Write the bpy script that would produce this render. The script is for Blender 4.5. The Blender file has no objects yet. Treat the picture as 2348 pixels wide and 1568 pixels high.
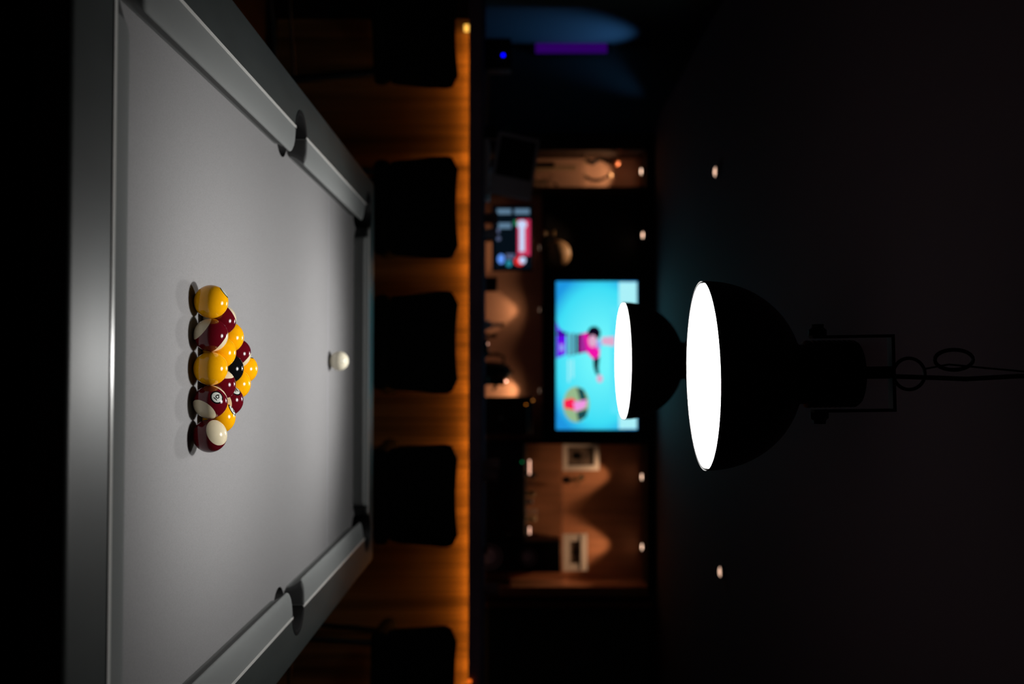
import bpy, bmesh, math, random
from mathutils import Vector, Matrix

# ------------------------------------------------------------------ camera, world, exposure
sc = bpy.context.scene
TZ = 0.78                      # height of the playing cloth
CAMZ = TZ + 0.552
FPX = 2283.0                   # focal length in pixels of the 2348 px frame
YAW = math.radians(1.65); PITCH = math.atan(11.0 / FPX)
CAM = Vector((0, 0, CAMZ))
Fw = Vector((-math.sin(YAW) * math.cos(PITCH), math.cos(YAW) * math.cos(PITCH), -math.sin(PITCH)))
Rt = Vector((math.cos(YAW), math.sin(YAW), 0))
Up = Rt.cross(Fw)
cam_data = bpy.data.cameras.new('camera')
cam = bpy.data.objects.new('camera', cam_data)
sc.collection.objects.link(cam)
# the photograph was taken in portrait: world up points to the right edge of the frame
cam.matrix_world = Matrix.Translation(CAM) @ Matrix((Up, -Rt, -Fw)).transposed().to_4x4()
cam_data.sensor_fit = 'HORIZONTAL'
cam_data.sensor_width = 36.0
cam_data.lens = FPX / 2348.0 * 36.0
cam_data.clip_start = 0.05
cam_data.dof.use_dof = True
cam_data.dof.focus_distance = 1.72
cam_data.dof.aperture_fstop = 2.5
sc.camera = cam

w = bpy.data.worlds.new('world'); sc.world = w; w.use_nodes = True
w.node_tree.nodes['Background'].inputs[0].default_value = (1.0, 0.62, 0.72, 1)
w.node_tree.nodes['Background'].inputs[1].default_value = 0.0011
sc.view_settings.view_transform = 'Standard'
sc.view_settings.look = 'None'
sc.view_settings.gamma = 1.0
sc.view_settings.exposure = 0.0
sc.view_settings.use_curve_mapping = False

LAMP_SPOT_W = 29.0             # LED core of each high bay pendant
LAMP_DISC = 7.5                # its diffuser

COL = sc.collection
PI = math.pi
rnd = random.Random(4)

def at(px, py, Y):
    d = Fw * FPX + Up * (px - 1174) + Rt * (py - 784)
    return CAM + d * (Y / d.y)

# ------------------------------------------------------------------ materials
def mat(name, col, rough=0.5, metal=0.0, emis=None, estr=0.0, spec=0.5, noise=None, bump=None, coat=0.0, trans=0.0):
    m = bpy.data.materials.new(name); m.use_nodes = True
    nt = m.node_tree; b = nt.nodes['Principled BSDF']
    b.inputs['Base Color'].default_value = (*col, 1)
    b.inputs['Roughness'].default_value = rough
    b.inputs['Metallic'].default_value = metal
    b.inputs['Specular IOR Level'].default_value = spec
    b.inputs['Coat Weight'].default_value = coat
    b.inputs['Transmission Weight'].default_value = trans
    if emis:
        b.inputs['Emission Color'].default_value = (*emis, 1)
        b.inputs['Emission Strength'].default_value = estr
    if noise or bump:
        tc = nt.nodes.new('ShaderNodeTexCoord')
        mp = nt.nodes.new('ShaderNodeMapping')
        nt.links.new(tc.outputs['Object'], mp.inputs[0])
    if noise:                                   # (scale vec, noise scale, low factor, high factor)
        sv, ns, lo, hi = noise
        mp.inputs['Scale'].default_value = sv
        n = nt.nodes.new('ShaderNodeTexNoise'); n.inputs['Scale'].default_value = ns; n.inputs['Detail'].default_value = 6
        nt.links.new(mp.outputs[0], n.inputs['Vector'])
        r = nt.nodes.new('ShaderNodeValToRGB')
        r.color_ramp.elements[0].position = 0.32; r.color_ramp.elements[1].position = 0.68
        r.color_ramp.elements[0].color = (*[c * lo for c in col], 1)
        r.color_ramp.elements[1].color = (*[min(1, c * hi) for c in col], 1)
        nt.links.new(n.outputs['Fac'], r.inputs[0]); nt.links.new(r.outputs[0], b.inputs['Base Color'])
    if bump:                                    # (scale, strength, distance)
        n2 = nt.nodes.new('ShaderNodeTexNoise'); n2.inputs['Scale'].default_value = bump[0]; n2.inputs['Detail'].default_value = 3
        nt.links.new(tc.outputs['Object'], n2.inputs['Vector'])
        bn = nt.nodes.new('ShaderNodeBump'); bn.inputs['Strength'].default_value = bump[1]; bn.inputs['Distance'].default_value = bump[2]
        nt.links.new(n2.outputs['Fac'], bn.inputs['Height']); nt.links.new(bn.outputs[0], b.inputs['Normal'])
    return m

def emit(name, col, s=1.0):
    m = bpy.data.materials.new(name); m.use_nodes = True
    nt = m.node_tree; nt.nodes.clear()
    e = nt.nodes.new('ShaderNodeEmission'); e.inputs[0].default_value = (*col, 1); e.inputs[1].default_value = s
    o = nt.nodes.new('ShaderNodeOutputMaterial'); nt.links.new(e.outputs[0], o.inputs[0])
    return m

def srgb(r, g, b):
    f = lambda c: (c / 255 / 12.92) if c / 255 <= 0.04045 else ((c / 255 + 0.055) / 1.055) ** 2.4
    return (f(r), f(g), f(b))

M = {}
M['cloth'] = mat('grey_cloth', (0.262, 0.258, 0.262), 0.95, spec=0.1, noise=((1, 1, 1), 420, 0.93, 1.06), bump=(900, 0.25, 0.0006))
M['cushion'] = mat('dimmed_cushion_cloth', (0.235, 0.245, 0.243), 0.9, spec=0.15, bump=(900, 0.2, 0.0005))  # same cloth as the bed, darkened for the weaker light on it
M['rail'] = mat('dark_rail_laminate', (0.048, 0.056, 0.054), 0.42, spec=1.0, noise=((1, 0.35, 1), 14, 0.86, 1.12), bump=(300, 0.05, 0.0004))
M['facing'] = mat('dark_rubber_facing', (0.05, 0.052, 0.052), 0.7)
M['trim'] = mat('pale_trim', (0.86, 0.85, 0.82), 0.25, spec=1.0)
M['plastic'] = mat('black_pocket_plastic', (0.009, 0.009, 0.0095), 0.5, spec=0.25)
M['black'] = mat('matt_black', (0.006, 0.006, 0.006), 0.8, spec=0.1)
M['lampblack'] = mat('black_lamp_enamel', (0.010, 0.010, 0.010), 0.45, spec=0.3)
M['blackmetal'] = mat('black_metal', (0.010, 0.010, 0.011), 0.5, metal=0.4)
M['cable'] = mat('black_rubber', (0.008, 0.008, 0.008), 0.7)
M['vinyl'] = mat('black_vinyl', (0.006, 0.0065, 0.006), 0.8, spec=0.04, bump=(260, 0.1, 0.0005))
M['slat'] = mat('orange_oak_slats', (0.22, 0.125, 0.045), 0.7, spec=0.2, noise=((9, 9, 0.3), 2.1, 0.45, 1.5))
M['counter'] = mat('dark_worktop', (0.20, 0.13, 0.19), 0.9, spec=0.0, noise=((1, 1, 1), 6, 0.8, 1.2))
M['cabinet'] = mat('dark_wood_cabinet', (0.030, 0.016, 0.010), 0.55, noise=((2, 2, 12), 3, 0.7, 1.2))
M['cabinetblack'] = mat('black_cabinet', (0.006, 0.005, 0.005), 0.5, spec=0.3)
M['warmwall'] = mat('terracotta_wall', (0.55, 0.30, 0.19), 0.85, noise=((1, 1, 1), 5, 0.93, 1.06))
M['brownwall'] = mat('brown_wood_back', (0.42, 0.17, 0.075), 0.8, noise=((9, 9, 0.6), 2, 0.8, 1.15))
M['wall'] = mat('dark_wall_paint', (0.10, 0.10, 0.09), 0.8, bump=(120, 0.05, 0.001))
M['ceiling'] = mat('dark_ceiling_paint', (0.048, 0.027, 0.036), 0.85, bump=(120, 0.05, 0.001))
M['floor'] = mat('dark_wood_floor', (0.050, 0.028, 0.015), 0.5, noise=((10, 0.8, 1), 2, 0.5, 1.4))
M['white'] = mat('white_mount', (0.88, 0.78, 0.70), 0.7)
M['photo'] = mat('brown_photograph', (0.16, 0.11, 0.08), 0.5, noise=((1, 1, 1), 14, 0.3, 1.6))
M['grey'] = mat('grey_plastic', (0.55, 0.50, 0.56), 0.6)
M['steel'] = mat('brushed_steel', (0.45, 0.42, 0.40), 0.35, metal=1.0)
def clear(name):
    m = bpy.data.materials.new(name); m.use_nodes = True; nt = m.node_tree; b = nt.nodes['Principled BSDF']
    b.inputs['Base Color'].default_value = (0.8, 0.72, 0.68, 1); b.inputs['Roughness'].default_value = 0.1
    tr = nt.nodes.new('ShaderNodeBsdfTransparent'); mx = nt.nodes.new('ShaderNodeMixShader'); mx.inputs[0].default_value = 0.16
    nt.links.new(tr.outputs[0], mx.inputs[1]); nt.links.new(b.outputs[0], mx.inputs[2]); nt.links.new(mx.outputs[0], nt.nodes['Material Output'].inputs[0])
    return m
M['glass'] = clear('clear_glass')
M['leaf'] = mat('dark_green_leaf', (0.020, 0.045, 0.012), 0.6)
M['gold'] = mat('tan_ceramic', (0.62, 0.40, 0.22), 0.45)
M['orange'] = mat('orange_ceramic', (0.65, 0.20, 0.08), 0.4)
M['pink'] = mat('pink_glassware', (0.22, 0.10, 0.10), 0.3)

# ------------------------------------------------------------------ mesh helpers
def link(name, bm, m, parent=None, smooth=False, loc=None):
    me = bpy.data.meshes.new(name)
    bmesh.ops.recalc_face_normals(bm, faces=bm.faces)
    bm.to_mesh(me); bm.free()
    ms = m if isinstance(m, (list, tuple)) else [m]
    for x in ms: me.materials.append(x)
    if smooth:
        for p in me.polygons: p.use_smooth = True
    o = bpy.data.objects.new(name, me); COL.objects.link(o)
    if parent: o.parent = parent
    if loc: o.location = loc
    return o

def sharp(o, ang=35):
    me = o.data
    bm = bmesh.new(); bm.from_mesh(me)
    for e in bm.edges:
        if len(e.link_faces) == 2 and e.calc_face_angle(0) > math.radians(ang): e.smooth = False
    for f in bm.faces: f.smooth = True
    bm.to_mesh(me); bm.free()
    return o

def tag(o, label=None, cat=None, group=None, kind=None):
    if label: o['label'] = label
    if cat: o['category'] = cat
    if group: o['group'] = group
    if kind: o['kind'] = kind
    return o

def empty(name, loc, label, cat, group=None, rz=0):
    o = bpy.data.objects.new(name, None); COL.objects.link(o)
    o.location = loc; o.rotation_euler = (0, 0, rz); o.empty_display_size = 0.05
    return tag(o, label, cat, group)

def box(bm, x0, x1, y0, y1, z0, z1, bev=0.0, mi=0, mtx=None):
    vs = [bm.verts.new((x, y, z)) for x in (x0, x1) for y in (y0, y1) for z in (z0, z1)]
    idx = [(0, 1, 3, 2), (4, 6, 7, 5), (0, 4, 5, 1), (2, 3, 7, 6), (0, 2, 6, 4), (1, 5, 7, 3)]
    fs = [bm.faces.new([vs[i] for i in f]) for f in idx]
    for f in fs: f.material_index = mi
    if mtx: bmesh.ops.transform(bm, matrix=mtx, verts=vs)
    if bev > 0:
        es = list({e for f in fs for e in f.edges})
        bmesh.ops.bevel(bm, geom=es, offset=bev, segments=3, profile=0.5, affect='EDGES')
    return bm

def boxobj(name, x0, x1, y0, y1, z0, z1, m, parent=None, bev=0.0):
    bm = bmesh.new(); box(bm, x0, x1, y0, y1, z0, z1, bev)
    o = link(name, bm, m, parent)
    if bev: sharp(o)
    return o

def tube(bm, pts, r, seg=10, closed=False):
    pts = [Vector(p) for p in pts]; n = len(pts); rings = []
    prev = None
    for i, p in enumerate(pts):
        a = pts[(i - 1) % n] if (closed or i > 0) else p
        b = pts[(i + 1) % n] if (closed or i < n - 1) else p
        t = (b - a).normalized()
        if prev is None:
            u = t.orthogonal().normalized()
        else:
            u = (prev - t * prev.dot(t))
            u = u.normalized() if u.length > 1e-6 else t.orthogonal().normalized()
        prev = u; v = t.cross(u)
        rr = r[i] if isinstance(r, (list, tuple)) else r
        rings.append([bm.verts.new(p + (u * math.cos(2 * PI * k / seg) + v * math.sin(2 * PI * k / seg)) * rr) for k in range(seg)])
    m = n if closed else n - 1
    for i in range(m):
        A, B = rings[i], rings[(i + 1) % n]
        for k in range(seg):
            bm.faces.new((A[k], A[(k + 1) % seg], B[(k + 1) % seg], B[k]))
    if not closed:
        bm.faces.new(rings[0]); bm.faces.new(rings[-1][::-1])
    return bm

def lathe(bm, prof, seg=48, cx=0, cy=0, cap=True, mi=0):
    """prof: list of (radius, z)"""
    rings = []
    for r, z in prof:
        if r < 1e-6: rings.append([bm.verts.new((cx, cy, z))])
        else: rings.append([bm.verts.new((cx + r * math.cos(2 * PI * k / seg), cy + r * math.sin(2 * PI * k / seg), z)) for k in range(seg)])
    for A, B in zip(rings, rings[1:]):
        for k in range(seg):
            k2 = (k + 1) % seg
            if len(A) == 1 and len(B) == 1: continue
            if len(A) == 1: f = bm.faces.new((A[0], B[k], B[k2]))
            elif len(B) == 1: f = bm.faces.new((A[k], B[0], A[k2]))
            else: f = bm.faces.new((A[k], A[k2], B[k2], B[k]))
            f.material_index = mi
    if cap:
        for R in (rings[0], rings[-1]):
            if len(R) > 2: bm.faces.new(R).material_index = mi
    return bm

def lobj(name, prof, m, parent=None, loc=None, seg=40):
    bm = bmesh.new(); lathe(bm, prof, seg)
    return sharp(link(name, bm, m, parent, loc=loc), 40)

def slab(outer, holes, z0, z1, bev=0.0):
    bm = bmesh.new(); edges = []
    for loop in [outer] + holes:
        vs = [bm.verts.new((x, y, z1)) for x, y in loop]
        for i in range(len(vs)): edges.append(bm.edges.new((vs[i], vs[(i + 1) % len(vs)])))
    bmesh.ops.triangle_fill(bm, use_beauty=True, use_dissolve=False, edges=edges)
    for f in list(bm.faces):
        if f.normal.z < 0: f.normal_flip()
    top = list(bm.faces)
    ret = bmesh.ops.extrude_face_region(bm, geom=top)
    nv = [g for g in ret['geom'] if isinstance(g, bmesh.types.BMVert)]
    bmesh.ops.translate(bm, vec=(0, 0, z0 - z1), verts=nv)
    # extruding leaves the original faces as the top
    bmesh.ops.recalc_face_normals(bm, faces=bm.faces)
    if bev:
        es = []
        for e in bm.edges:
            if len(e.link_faces) == 2 and all(abs(v.co.z - z1) < 1e-6 for v in e.verts):
                if any(abs(f.normal.z) < 0.5 for f in e.link_faces): es.append(e)
        bmesh.ops.bevel(bm, geom=es, offset=bev, segments=4, profile=0.5, affect='EDGES')
    return bm

# ------------------------------------------------------------------ the room
def struct(o): o['kind'] = 'structure'; return o
CEIL = 2.31; HICEIL = 2.60; WALLB = 7.40     # the ceiling is higher along the left wall
struct(boxobj('floor', -2.9, 2.9, -1.0, WALLB + 0.1, -0.06, 0.0, M['floor']))
struct(boxobj('ceiling', -1.75, 2.9, -1.0, WALLB + 0.1, CEIL, CEIL + 0.06, M['ceiling']))
struct(boxobj('ceiling_left', -2.9, -1.75, -1.0, WALLB + 0.1, HICEIL, HICEIL + 0.06, M['ceiling']))
struct(boxobj('trim_2', -1.75, -1.69, -1.0, WALLB, CEIL + 0.06, HICEIL, M['wall']))
struct(boxobj('wall_back', -2.54, 2.9, WALLB, WALLB + 0.1, 0, HICEIL, M['wall']))
M['wallleft'] = mat('left_wall_paint', (0.11, 0.11, 0.12), 0.8, bump=(120, 0.05, 0.001))
struct(boxobj('wall_left', -2.54, -2.44, 1.0, WALLB, 0, HICEIL, M['wallleft']))
struct(boxobj('wall_right', 2.60, 2.70, 1.0, WALLB, 0, HICEIL, M['wall']))
struct(boxobj('trim_1', -2.44, -2.395, 6.30, 6.50, 0, HICEIL, M['wall']))      # pier on the left wall

# ------------------------------------------------------------------ pool table
HW, HO = 0.556, 0.667               # half widths to the trim line and to the outer edge
YN, YF = 1.247, 3.400               # trim lines near and far
ON, OF = 1.122, 3.527               # outer edges
YM = (YN + YF) / 2
RT = 0.045                          # rail top above the cloth
table = empty('pool_table', (0, YM, 0), 'grey cloth pool table with dark grey rails and black pockets', 'pool table')
OFF = Vector((0, -YM, 0))
def tpart(o):
    o.parent = table; o.matrix_parent_inverse = Matrix.Translation((0, -YM, 0)); return o

PC = {}   # pocket circles: centre, radius of bite
c_in = 0.010
pockets = []
for sx in (-1, 1):
    pockets.append(('corner', sx * (HW - c_in), YN + c_in, sx, -1))
    pockets.append(('middle', sx * (HW - 0.011), YM, sx, 0))
    pockets.append(('corner', sx * (HW - c_in), YF - c_in, sx, 1))
RB = 0.066
def arc(cx, cy, r, a0, a1, n=22):
    return [(cx + r * math.cos(a0 + (a1 - a0) * i / n), cy + r * math.sin(a0 + (a1 - a0) * i / n)) for i in range(n + 1)]
def inner_contour(hw, yn, yf, rc, rm, cc, cm, mcx=None):
    """rectangle with circular bites, counter-clockwise from the near right corner"""
    L = []
    # near right corner
    def corner(sx, sy):
        cx, cy = sx * (hw - cc), (yf - cc if sy > 0 else yn + cc)
        b = math.asin(cc / rc)
        # outside span runs over the corner
        if (sx, sy) == (1, -1): return arc(cx, cy, rc, -PI + b, 0 + PI / 2 - b) if False else arc(cx, cy, rc, -PI + b, PI / 2 - b)
        if (sx, sy) == (1, 1): return arc(cx, cy, rc, -PI / 2 + b, PI - b)
        if (sx, sy) == (-1, 1): return arc(cx, cy, rc, b, 3 * PI / 2 - b)
        return arc(cx, cy, rc, PI / 2 + b, 2 * PI - b)
    bm_ = math.asin(cm / rm)
    ymid = (yn + yf) / 2
    L += corner(1, -1)
    L += arc(hw - cm, ymid, rm, -PI / 2 + bm_, PI / 2 - bm_)
    L += corner(1, 1)
    L += corner(-1, 1)
    L += arc(-(hw - cm), ymid, rm, PI / 2 + bm_, 3 * PI / 2 - bm_)
    L += corner(-1, -1)
    return L
def rrect(x0, x1, y0, y1, r, n=8):
    return (arc(x1 - r, y0 + r, r, -PI / 2, 0, n) + arc(x1 - r, y1 - r, r, 0, PI / 2, n)
            + arc(x0 + r, y1 - r, r, PI / 2, PI, n) + arc(x0 + r, y0 + r, r, PI, 3 * PI / 2, n))
tw = 0.0055
bm = slab(rrect(-HO, HO, ON, OF, 0.022), [inner_contour(HW + tw, YN - tw, YF + tw, RB, RB, c_in + tw, 0.011 + tw)], TZ + 0.002, TZ + RT, bev=0.0)
es = [e for e in bm.edges if all(abs(v.co.z - TZ - RT) < 1e-6 for v in e.verts) and any(abs(f.normal.z) < 0.5 for f in e.link_faces)
      and all((abs(v.co.x) > HO - 0.03 or v.co.y < ON + 0.03 or v.co.y > OF - 0.03) for v in e.verts)]
bmesh.ops.bevel(bm, geom=es, offset=0.010, segments=5, profile=0.5, affect='EDGES')
tpart(sharp(link('rail_frame', bm, M['rail']), 25))

# cloth-covered slate with holes
holes = []
for sx in (-1, 1):
    holes += [arc(sx * 0.558, YN - 0.002, 0.070, 0, 2 * PI, 32)[:-1], arc(sx * 0.560, YM - 0.003, 0.058, 0, 2 * PI, 32)[:-1], arc(sx * 0.558, YF + 0.002, 0.070, 0, 2 * PI, 32)[:-1]]
bm = slab([(-.64, YN - .085), (.64, YN - .085), (.64, YF + .085), (-.64, YF + .085)], holes, TZ - 0.03, TZ, 0.0)
tpart(link('playing_cloth', bm, M['cloth']))

bm = bmesh.new(); box(bm, -HW + 0.045, HW - 0.045, 2.905, 2.909, TZ - 0.001, TZ + 0.0003)
tpart(link('baulk_line', bm, mat('pale_line', (0.42, 0.41, 0.46), 0.9)))['label'] = 'faint pale line across the cloth'
D = 0.0585
PROF = [(0, .0450), (.014, .0449), (.028, .0445), (.040, .0436), (.048, .0424), (.054, .0404), (.0573, .0385), (.0585, .0360), (.0578, .0340),
        (.054, .0300), (.047, .0200), (.042, .0100), (.040, .0006), (0, .0006)]
def cushion(p0, p1, inward, j0, j1):
    """p0,p1 trim line ends; j = (straight jaw run, rounding radius)"""
    p0, p1 = Vector(p0), Vector(p1); ax = (p1 - p0); L = ax.length; ax.normalize(); inn = Vector(inward)
    st = []
    def end(j, r):
        s = [(0, 0.02), (j * 0.5, (D - r) / D * 0.5), (j, (D - r) / D)]
        for i in range(1, 9):
            a = PI / 2 * i / 8; s.append((j + r * (1 - math.cos(a)), (D - r + r * math.sin(a)) / D))
        return s
    e0, e1 = end(*j0), end(*j1)
    st = e0 + [(L * k / 12, 1.0) for k in range(1, 12) if e0[-1][0] < L * k / 12 < L - e1[-1][0]] + [(L - t, g) for t, g in reversed(e1)]
    bm = bmesh.new(); rings = []
    for s, g in st:
        rings.append([bm.verts.new((*(p0 + ax * s + inn * (d * g)), TZ + z)) for d, z in PROF])
    n = len(PROF)
    for A, B in zip(rings, rings[1:]):
        jaw = (A in rings[:(7 if j0 is JM else 2)] or B in rings[-2:])
        for k in range(n):
            f = bm.faces.new((A[k], A[(k + 1) % n], B[(k + 1) % n], B[k])); f.material_index = 1 if jaw else 0
    bm.faces.new(rings[0]); bm.faces.new(rings[-1][::-1])
    tpart(sharp(link('cushion', bm, [M['cushion'], M['facing']]), 50))
    bm = bmesh.new()
    a, b = p0 + ax * 0.002, p1 - ax * 0.002; o_ = -inn * (0.009 if abs(inward[1]) else tw)
    vs = []
    for z in (TZ + 0.02, TZ + RT + 0.0014):
        for q in (a, b, b + o_, a + o_): vs.append(bm.verts.new((*q, z)))
    for f in [(0, 1, 2, 3), (4, 5, 6, 7), (0, 1, 5, 4), (1, 2, 6, 5), (2, 3, 7, 6), (3, 0, 4, 7)]: bm.faces.new([vs[i] for i in f])
    t = tpart(link('trim_strip', bm, M['trim'])); t['label'] = 'thin pale strip between rail and cushion'
JC, JM = (0.036, 0.020), (0.006, 0.022)
ce, me_ = 0.065, 0.053
for sx in (-1, 1):
    cushion((sx * HW, YN + ce), (sx * HW, YM - me_), (-sx, 0), JC, JM)
    cushion((sx * HW, YM + me_), (sx * HW, YF - ce), (-sx, 0), JM, JC)
cushion((-HW + ce, YN), (HW - ce, YN), (0, 1), JC, JC)
cushion((-HW + ce, YF), (HW - ce, YF), (0, -1), JC, JC)

for kind, cx, cy, sx, sy in pockets:
    if kind == 'middle': mid = 0 if sx > 0 else PI; half = PI / 2 - math.asin(0.011 / RB) + 0.02
    else: mid = math.atan2(sy, sx); half = 3 * PI / 4 - math.asin(c_in / RB) + 0.02
    bm = bmesh.new(); n = 30; z0, z1 = TZ - 0.05, TZ + RT + 0.0012
    prof = [(0.056, z0), (0.056, z1 - 0.003), (0.0575, z1), (0.0655, z1), (0.0658, z0)]
    rings = []
    for i in range(n + 1):
        a = mid - half + 2 * half * i / n
        rings.append([bm.verts.new((cx + r * math.cos(a), cy + r * math.sin(a), z)) for r, z in prof])
    for A, B in zip(rings, rings[1:]):
        for k in range(len(prof)): bm.faces.new((A[k], A[(k + 1) % 5], B[(k + 1) % 5], B[k]))
    bm.faces.new(rings[0]); bm.faces.new(rings[-1][::-1])
    pk = tpart(sharp(link('pocket_liner', bm, M['plastic']), 30))
    bm = bmesh.new()
    lathe(bm, [(0.0, TZ - 0.14), (0.05, TZ - 0.135), (0.066, TZ - 0.10), (0.069, TZ - 0.031), (0.071, TZ - 0.031), (0.069, TZ - 0.102), (0.052, TZ - 0.139), (0.0, TZ - 0.144)], 32, cx, cy, cap=False)
    tpart(sharp(link('pocket_cup', bm, M['black'])))
bm = slab(rrect(-0.655, 0.655, ON + 0.012, OF - 0.012, 0.02), [rrect(-0.632, 0.632, ON + 0.036, OF - 0.036, 0.01)], 0.52, TZ + 0.002)
tpart(link('apron', bm, M['black']))
bm = bmesh.new(); box(bm, -0.631, 0.631, ON + 0.037, OF - 0.037, 0.54, 0.60)
tpart(link('cabinet_base', bm, M['black']))
for sx in (-1, 1):
    for y in (ON + 0.13, OF - 0.13):
        bm = bmesh.new()
        box(bm, sx * 0.55 - 0.055, sx * 0.55 + 0.055, y - 0.055, y + 0.055, 0.0, 0.54, bev=0.006)
        tpart(sharp(link('leg', bm, M['black'])))

# ------------------------------------------------------------------ balls
R = 0.0286
def ball_mat(name, base, cap=None, patch=True, ringcol=(0.006, 0.006, 0.006)):
    m = mat(name, base, 0.06, spec=0.55)
    nt = m.node_tree; b = nt.nodes['Principled BSDF']; b.inputs['Coat Roughness'].default_value = 0.03
    tc = nt.nodes.new('ShaderNodeTexCoord'); sp = nt.nodes.new('ShaderNodeSeparateXYZ'); nt.links.new(tc.outputs['Object'], sp.inputs[0])
    def math_(op, a, v):
        n = nt.nodes.new('ShaderNodeMath'); n.operation = op; nt.links.new(a, n.inputs[0]); n.inputs[1].default_value = v; return n.outputs[0]
    def mix(fac, ca, cb):
        n = nt.nodes.new('ShaderNodeMix'); n.data_type = 'RGBA'; nt.links.new(fac, n.inputs[0])
        for sock, c in ((n.inputs[6], ca), (n.inputs[7], cb)):
            if isinstance(c, tuple): sock.default_value = (*c, 1)
            else: nt.links.new(c, sock)
        return n.outputs[2]
    cur = base
    if cap:
        az = math_('ABSOLUTE', sp.outputs[2], 0)
        cur = mix(math_('GREATER_THAN', az, R * math.cos(math.radians(52))), cur, cap)
    if patch:
        cur = mix(math_('GREATER_THAN', sp.outputs[0], R * math.cos(math.radians(patch[0]))), cur, ringcol)
        cur = mix(math_('GREATER_THAN', sp.outputs[0], R * math.cos(math.radians(patch[1]))), cur, patch[2])
    if not isinstance(cur, tuple): nt.links.new(cur, b.inputs['Base Color'])
    return m
CREAM = (0.74, 0.64, 0.44); PW = (0.62, 0.66, 0.60)
M['by'] = ball_mat('yellow_ball', (0.97, 0.43, 0.003), None, (23.5, 18.5, PW))
M['bm'] = ball_mat('maroon_stripe_ball', (0.105, 0.003, 0.008), CREAM, (23.5, 18.5, PW))
M['bk'] = ball_mat('black_ball', (0.004, 0.004, 0.005), None, (23.5, 18.5, PW))
M['bw'] = ball_mat('ivory_ball', (0.80, 0.74, 0.58), None, (13, 10.5, (0.80, 0.76, 0.62)), ringcol=(0.5, 0.47, 0.38))
M['ink'] = mat('black_ink', (0.006, 0.006, 0.006), 0.1)

def view_dir(c, dx, dy, back=False):
    v = (c - CAM).normalized()
    u = (Up - v * Up.dot(v)).normalized(); r = v.cross(u)
    if r.dot(Rt) < 0: r = -r
    s = dx * dx + dy * dy
    f = math.sqrt(max(0, 1 - s))
    return (u * dx + r * dy - v * (-f if back else f)).normalized()

def stroke(bm, pts, wd, P, A, B):
    """ribbon on the ball: pts in units of the ball radius on the tangent plane at P"""
    pts = [Vector(p) for p in pts]; q = []
    for a, b in zip(pts, pts[1:]):
        k = max(1, int((b - a).length / 0.02)); q += [a.lerp(b, i / k) for i in range(k)]
    q.append(pts[-1])
    prev = None
    for i, p in enumerate(q):
        t = (q[min(i + 1, len(q) - 1)] - q[max(i - 1, 0)]).normalized(); n = Vector((-t.y, t.x)) * wd / 2
        row = []
        for k in (-1, 0, 1):
            c = p + n * k; d = (P + A * c.x + B * c.y).normalized()
            row.append(bm.verts.new(d * (R + 0.00012)))
        if prev:
            for k in (0, 1): bm.faces.new((prev[k], prev[k + 1], row[k + 1], row[k]))
        prev = row
def circ(cx, cy, r, a0=0, a1=360, n=20): return [(cx + r * math.cos(math.radians(a0 + (a1 - a0) * i / n)), cy + r * math.sin(math.radians(a0 + (a1 - a0) * i / n))) for i in range(n + 1)]
s_ = 0.31
GLY = {
    '6_': [circ(0, 0.10 * s_, 0.30 * s_), [(-.30 * s_, .10 * s_), (-.25 * s_, .36 * s_), (-.10 * s_, .56 * s_), (.10 * s_, .72 * s_)], [(-.42 * s_, -.52 * s_), (.40 * s_, -.52 * s_)]],
    '14': [[(-.38 * s_, .45 * s_), (-.22 * s_, .60 * s_), (-.22 * s_, -.5 * s_)], [(.45 * s_, -.5 * s_), (.45 * s_, .6 * s_), (.0, -.15 * s_), (.62 * s_, -.15 * s_)]],
    '2': [circ(0, .28 * s_, .3 * s_, 170, -30, 12) + [(-.3 * s_, -.5 * s_), (.35 * s_, -.5 * s_)]],
}
def ball(px_guess, c, mt, label, cat='ball', axis=None, patch=None, num=None, numup=None, group=None, name='pool_ball'):
    zc = view_dir(c, *axis) if axis else None
    pc = view_dir(c, *patch) if patch else None
    if zc is None and pc is None: pc = Vector((0.1, 0.8, -0.6)).normalized()
    if zc is None:
        X = pc; Z = X.orthogonal().normalized()
    elif pc is None:
        Z = zc; X = Z.cross(Vector((0, -1, 0.2))).normalized()
        if (X.y < 0): X = -X
        X = (X * 0.6 + Vector((0, 0.6, -0.6))); X = (X - Z * X.dot(Z)).normalized()
    else:
        X = pc; Z = (zc - X * zc.dot(X)).normalized()
    Y = Z.cross(X)
    rot = Matrix((X, Y, Z)).transposed().to_4x4()
    bm = bmesh.new(); bmesh.ops.create_icosphere(bm, subdivisions=5, radius=R)
    o = link(name, bm, mt, smooth=True)
    o.matrix_world = Matrix.Translation(c) @ rot
    tag(o, label, cat, group)
    if num:
        upw = view_dir(c, patch[0] + numup[0] * 0.1, patch[1] + numup[1] * 0.1) - pc
        upw = (upw - pc * upw.dot(pc)).normalized()
        inv = rot.to_3x3().transposed()
        P = inv @ pc; B = inv @ upw; A = (inv @ (upw.cross(pc))).normalized()
        bm = bmesh.new()
        for st in GLY[num]: stroke(bm, st, 0.17 * s_, P, A, B)
        n = link('number', bm, M['ink'], smooth=True); n.parent = o
    return o
cz = TZ + R
S = 2 * R + 0.00006
RY = 1.700; RX = -0.0035
def rc(row, k):      # row 5 nearest, k from the left
    return Vector((RX + (k - (row - 1) / 2) * S, RY + (5 - row) * S * math.sqrt(3) / 2, cz))
g = 'racked pool balls'
ball(0, rc(5, 0), M['by'], 'yellow ball at the left end of the nearest row of the rack', patch=(0.84, -0.60, True) if False else (0.80, -0.59), group=g)
ball(0, rc(5, 1), M['bm'], 'maroon striped ball between the two yellow balls of the nearest row', axis=(-0.77, -0.60), group=g)
ball(0, rc(5, 2), M['by'], 'yellow ball in the middle of the nearest row of the rack', group=g)
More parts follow.
